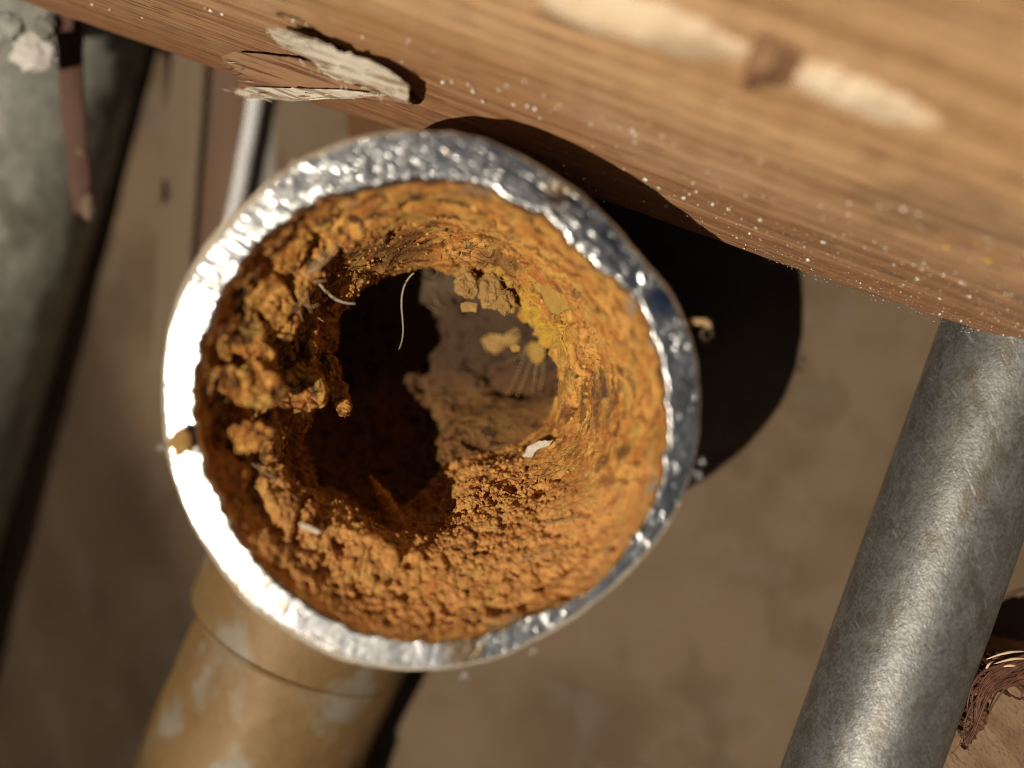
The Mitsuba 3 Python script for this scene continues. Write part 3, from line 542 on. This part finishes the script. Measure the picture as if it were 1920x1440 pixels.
for q in [[(572, 518), (600, 488), (634, 448)], [(575, 515), (605, 490), (632, 461)], [(578, 514), (610, 492), (630, 468)], [(580, 512), (596, 505), (603, 498)], [(570, 520), (590, 490), (618, 462)],
          [(568, 552), (560, 570), (552, 585)], [(562, 575), (563, 590), (568, 602)], [(575, 545), (578, 570), (584, 588)], [(567, 564), (580, 575), (598, 570)], [(580, 584), (594, 594), (607, 603)], [(582, 596), (588, 592), (598, 605)], [(588, 528), (600, 527), (612, 526)]]:
    fib(q, surf(*q[0]) - 1.0 + np.array([0, -.6, -1.0]), .09)
for q in [[(812, 552), (820, 566), (822, 580)], [(815, 565), (830, 577), (839, 582)], [(800, 572), (818, 583), (834, 590)], [(1048, 632), (1050, 670), (1046, 735)], [(990, 655), (970, 700), (940, 765)], [(1000, 660), (975, 730), (925, 822)], [(1020, 660), (1010, 740), (985, 800)],
          [(985, 655), (965, 672), (950, 678)], [(990, 650), (980, 664), (972, 672)], [(1005, 690), (1000, 730), (990, 780)], [(1012, 645), (1004, 690), (1000, 720)]]:
    fib(q, surf(*q[0]) - .6 + np.array([0, -.4, -.5]), .045)
for q in [[(440, 850), (480, 868), (520, 900)], [(470, 868), (500, 888), (560, 940)], [(890, 1010), (880, 1024), (868, 1042)], [(975, 1052), (1010, 1040), (1062, 1028)], [(1020, 985), (1060, 975), (1100, 972)], [(515, 790), (518, 800), (512, 812)], [(540, 788), (536, 800), (526, 806)], [(552, 786), (549, 796), (546, 804)]]:
    fib(q, np.array([surf(*a) for a in q]) - .5, .08)
for i in range(18):
    x, y = 820 + 150 * rng.random(), 440 + 110 * rng.random(); a = rng.normal() * .8 + 2.2; l = 14 + 26 * rng.random(); sd = surf(x, y) - .5
    fib([(x, y), (x + l * .5 * math.cos(a) + rng.normal() * 2, y + l * .5 * math.sin(a)), (x + l * math.cos(a + .4), y + l * math.sin(a + .4))], sd + np.array([0, -.5, -.9]), .05)
def flake(poly, dz, thick, bs, label, seed, amp=.25, tilt=(0, 0), parent='rust_flake', cat='flake', d=None):
    c = np.mean(poly, 0); dd = (surf(*c) if d is None else d) - dz; k = thing(parent, label, cat)
    obj(k, slab(poly, dd, thick, .22, amp, 1.0, tilt, .25, seed), bs)
flake([(1012, 538), (1024, 528), (1040, 534), (1052, 545), (1066, 560), (1068, 578), (1056, 586), (1044, 590), (1030, 580), (1020, 565)], .5, .5, 'yellow_flake', 'leaf-shaped bright yellow flake on the upper right of the bore', 1, .25, (.5, .3))
flake([(864, 568), (880, 565), (896, 570), (894, 586), (880, 582), (866, 585)], 1.5, .4, 'ochre_flake', 'small square ochre flake hanging alone below the crust', 2, d=172)
flake([(955, 648), (966, 645), (976, 650), (972, 658), (960, 660)], 1, .4, 'yellow_flake', 'tiny round yellow flake right of the pale tan lump', 3, d=173)
for i, (x, y, sx, sy, lab) in enumerate([(918, 545, 1.7, 2.2, 'cracked ochre lump at the edge of the hollow, above the small square flake'), (878, 536, 1.6, 1.6, 'cracked ochre lump at the left end of the crust over the hollow'), (948, 566, 1.2, 1.5, 'cracked ochre lump at the right end of the crust over the hollow')]):
    k = thing('crust_lump', lab, 'crust'); obj(k, lump(P(x, y, 171.5 - i * .4), (sx, sy, 1.6), 50 + i, 5, .55, .45), 'ochre_flake')
flake([(985, 650), (1000, 640), (1020, 645), (1024, 665), (1010, 684), (996, 676)], .8, .9, 'yellow_flake', 'thick yellow flake jutting from the right side of the hollow', 6, .5, (.6, 0))
flake([(902, 636), (920, 625), (945, 628), (965, 615), (980, 625), (972, 645), (950, 650), (930, 664), (910, 655)], 2, 1.5, 'ochre_flake', 'blurred tan lump deep in the hollow', 7, .8, (0, 0), d=186)
flake([(966, 882), (978, 860), (990, 838), (1010, 827), (1036, 824), (1030, 834), (1008, 842), (994, 862), (982, 878)], .5, .5, 'white_chip', 'white crescent chip stuck low on the right side of the bore', 8, .15, (.5, .3), 'white_chip', 'chip')
flake([(560, 980), (575, 982), (588, 990), (602, 998), (596, 1002), (580, 997), (565, 990)], .6, .5, 'white_chip', 'small pale sliver lying on the rusty floor at the lower left', 9, .1, (0, .5), 'white_chip', 'chip')
for i, (x, y, sx, sy, lab) in enumerate([(690, 1012, 1.7, .7, 'long smooth rust nodule standing on the edge of the floor'), (732, 1046, 1.1, 1.4, 'large rounded rust nodule at the middle of the floor edge'), (778, 1044, 1.0, .8, 'rounded rust nodule right of the large one on the floor edge')]):
    k = thing('rust_nodule', lab, 'nodule'); obj(k, lump(P(x, y, surf(x, y) - .3), (sx, sy, .9), 20 + i, 4, .3, .6), 'crumb')
k = thing('rust_spike', 'tapering reddish spike of rust standing in the dark behind the floor', 'rust spike')
sd = surf(735, 985); m = tube([P(745, 1000, sd + .5), P(730, 955, sd - .6), P(712, 922, sd - 1.2), P(694, 893, sd - 1.6)], [1.5, 1.2, .8, .25], 24, 20)
v = np.array(m.vertices); c_ = v.mean(0); m.vertices = v + (fbm(v, .6, 3, 90) - .5)[:, None] * .9; obj(k, m, 'crumb')
for i, (poly, d_, tl, am) in enumerate([
        ([(488, 560), (505, 530), (545, 525), (562, 560), (558, 610), (540, 640), (515, 655), (495, 640), (480, 600)], 156.8, (-.25, .05), .55),
        ([(452, 602), (478, 585), (500, 640), (520, 662), (500, 692), (462, 690), (445, 650)], 153.4, (-.3, 0), .55),
        ([(422, 694), (470, 676), (508, 694), (528, 730), (502, 760), (450, 757), (418, 730)], 151.8, (-.25, -.1), .8),
        ([(520, 704), (558, 684), (598, 702), (606, 760), (570, 786), (530, 770), (508, 735)], 159.0, (-.3, -.1), .9),
        ([(612, 662), (630, 674), (640, 720), (655, 762), (648, 786), (628, 772), (615, 722)], 167.0, (-.2, -.1), .9),
        ([(436, 796), (478, 782), (502, 810), (476, 850), (446, 846)], 152.6, (-.2, -.2), .8),
        ([(520, 600), (556, 570), (584, 590), (596, 650), (580, 680), (548, 672)], 161.5, (-.25, .05), .7)]):
    m = slab(poly, d_, 2.6, .13, am, 3.0, tl, 1.3, 60 + i); v = np.array(m.vertices); n_ = meshkit.arrays(m, True)[2]
    e1, e2, c_ = cells(v, 2.1, 70 + i); g1, _, _ = cells(v, 1.2, 80 + i); g2, _, _ = cells(v, .55, 90 + i)
    hh = .45 * (c_ - .5) * smooth01(0, .15, e2 - e1) - .5 * smooth01(.12, 0, e2 - e1) + (.45 if i in (2, 3, 4, 5) else .1) * (np.sqrt(np.clip(.6 - g1 ** 2, 0, 1)) - .5) + .22 * (np.sqrt(np.clip(.5 - g2 ** 2, 0, 1)) - .4) + .45 * (fbm(v, 1.6, 4, 66 + i) - .5)
    m.vertices = v + n_ * hh[:, None]
    obj('rust_scale', m, 'rust', cp)
k = obj('rust_patch', lump(P(338, 830, 147.6), (1.15, 1.5, .35), 31, 4, .45, .5), 'ochre_flake', cp, label='orange rust smear across the left of the rim')
scene['mat_water'] = {'type': 'dielectric', 'int_ior': 1.33}
hd = thing('hanging_drop', 'water drop on a short brown strand at the right of the rim', 'drop')
obj('strand', tube([P(1296, 604, 150), P(1310, 603, 149.6), P(1326, 606, 149.5), P(1328, 616, 149.5)], [.5, .42, .4], 8, 6), 'root', hd)
obj('water', lump(P(1325, 626, 149.5), (.72, .78, .72), 3, 3, .05), 'water', hd, label='clear drop of water')
B('lint', (.75, .75, .78), .8)
for i, (x, y) in enumerate([(548, 305), (520, 330), (1300, 880), (1316, 862), (1310, 890), (870, 1268), (1000, 1220), (300, 838), (940, 282)]):
    k = thing('lint_fluff', 'wisp of pale fluff clinging to the outside of the rim', 'fluff', 'wisps of fluff on the rim')
    ms = []
    for j in range(7):
        a = rng.random() * 6.3; L_ = 4 + 7 * rng.random(); ms.append(tube([P(x, y, 148.8), P(x + L_ * .5 * math.cos(a), y + L_ * .5 * math.sin(a), 148.2), P(x + L_ * math.cos(a + .5), y + L_ * math.sin(a + .5), 148.5)], .045, 5, 4))
    obj(k, cat_(ms), 'lint')
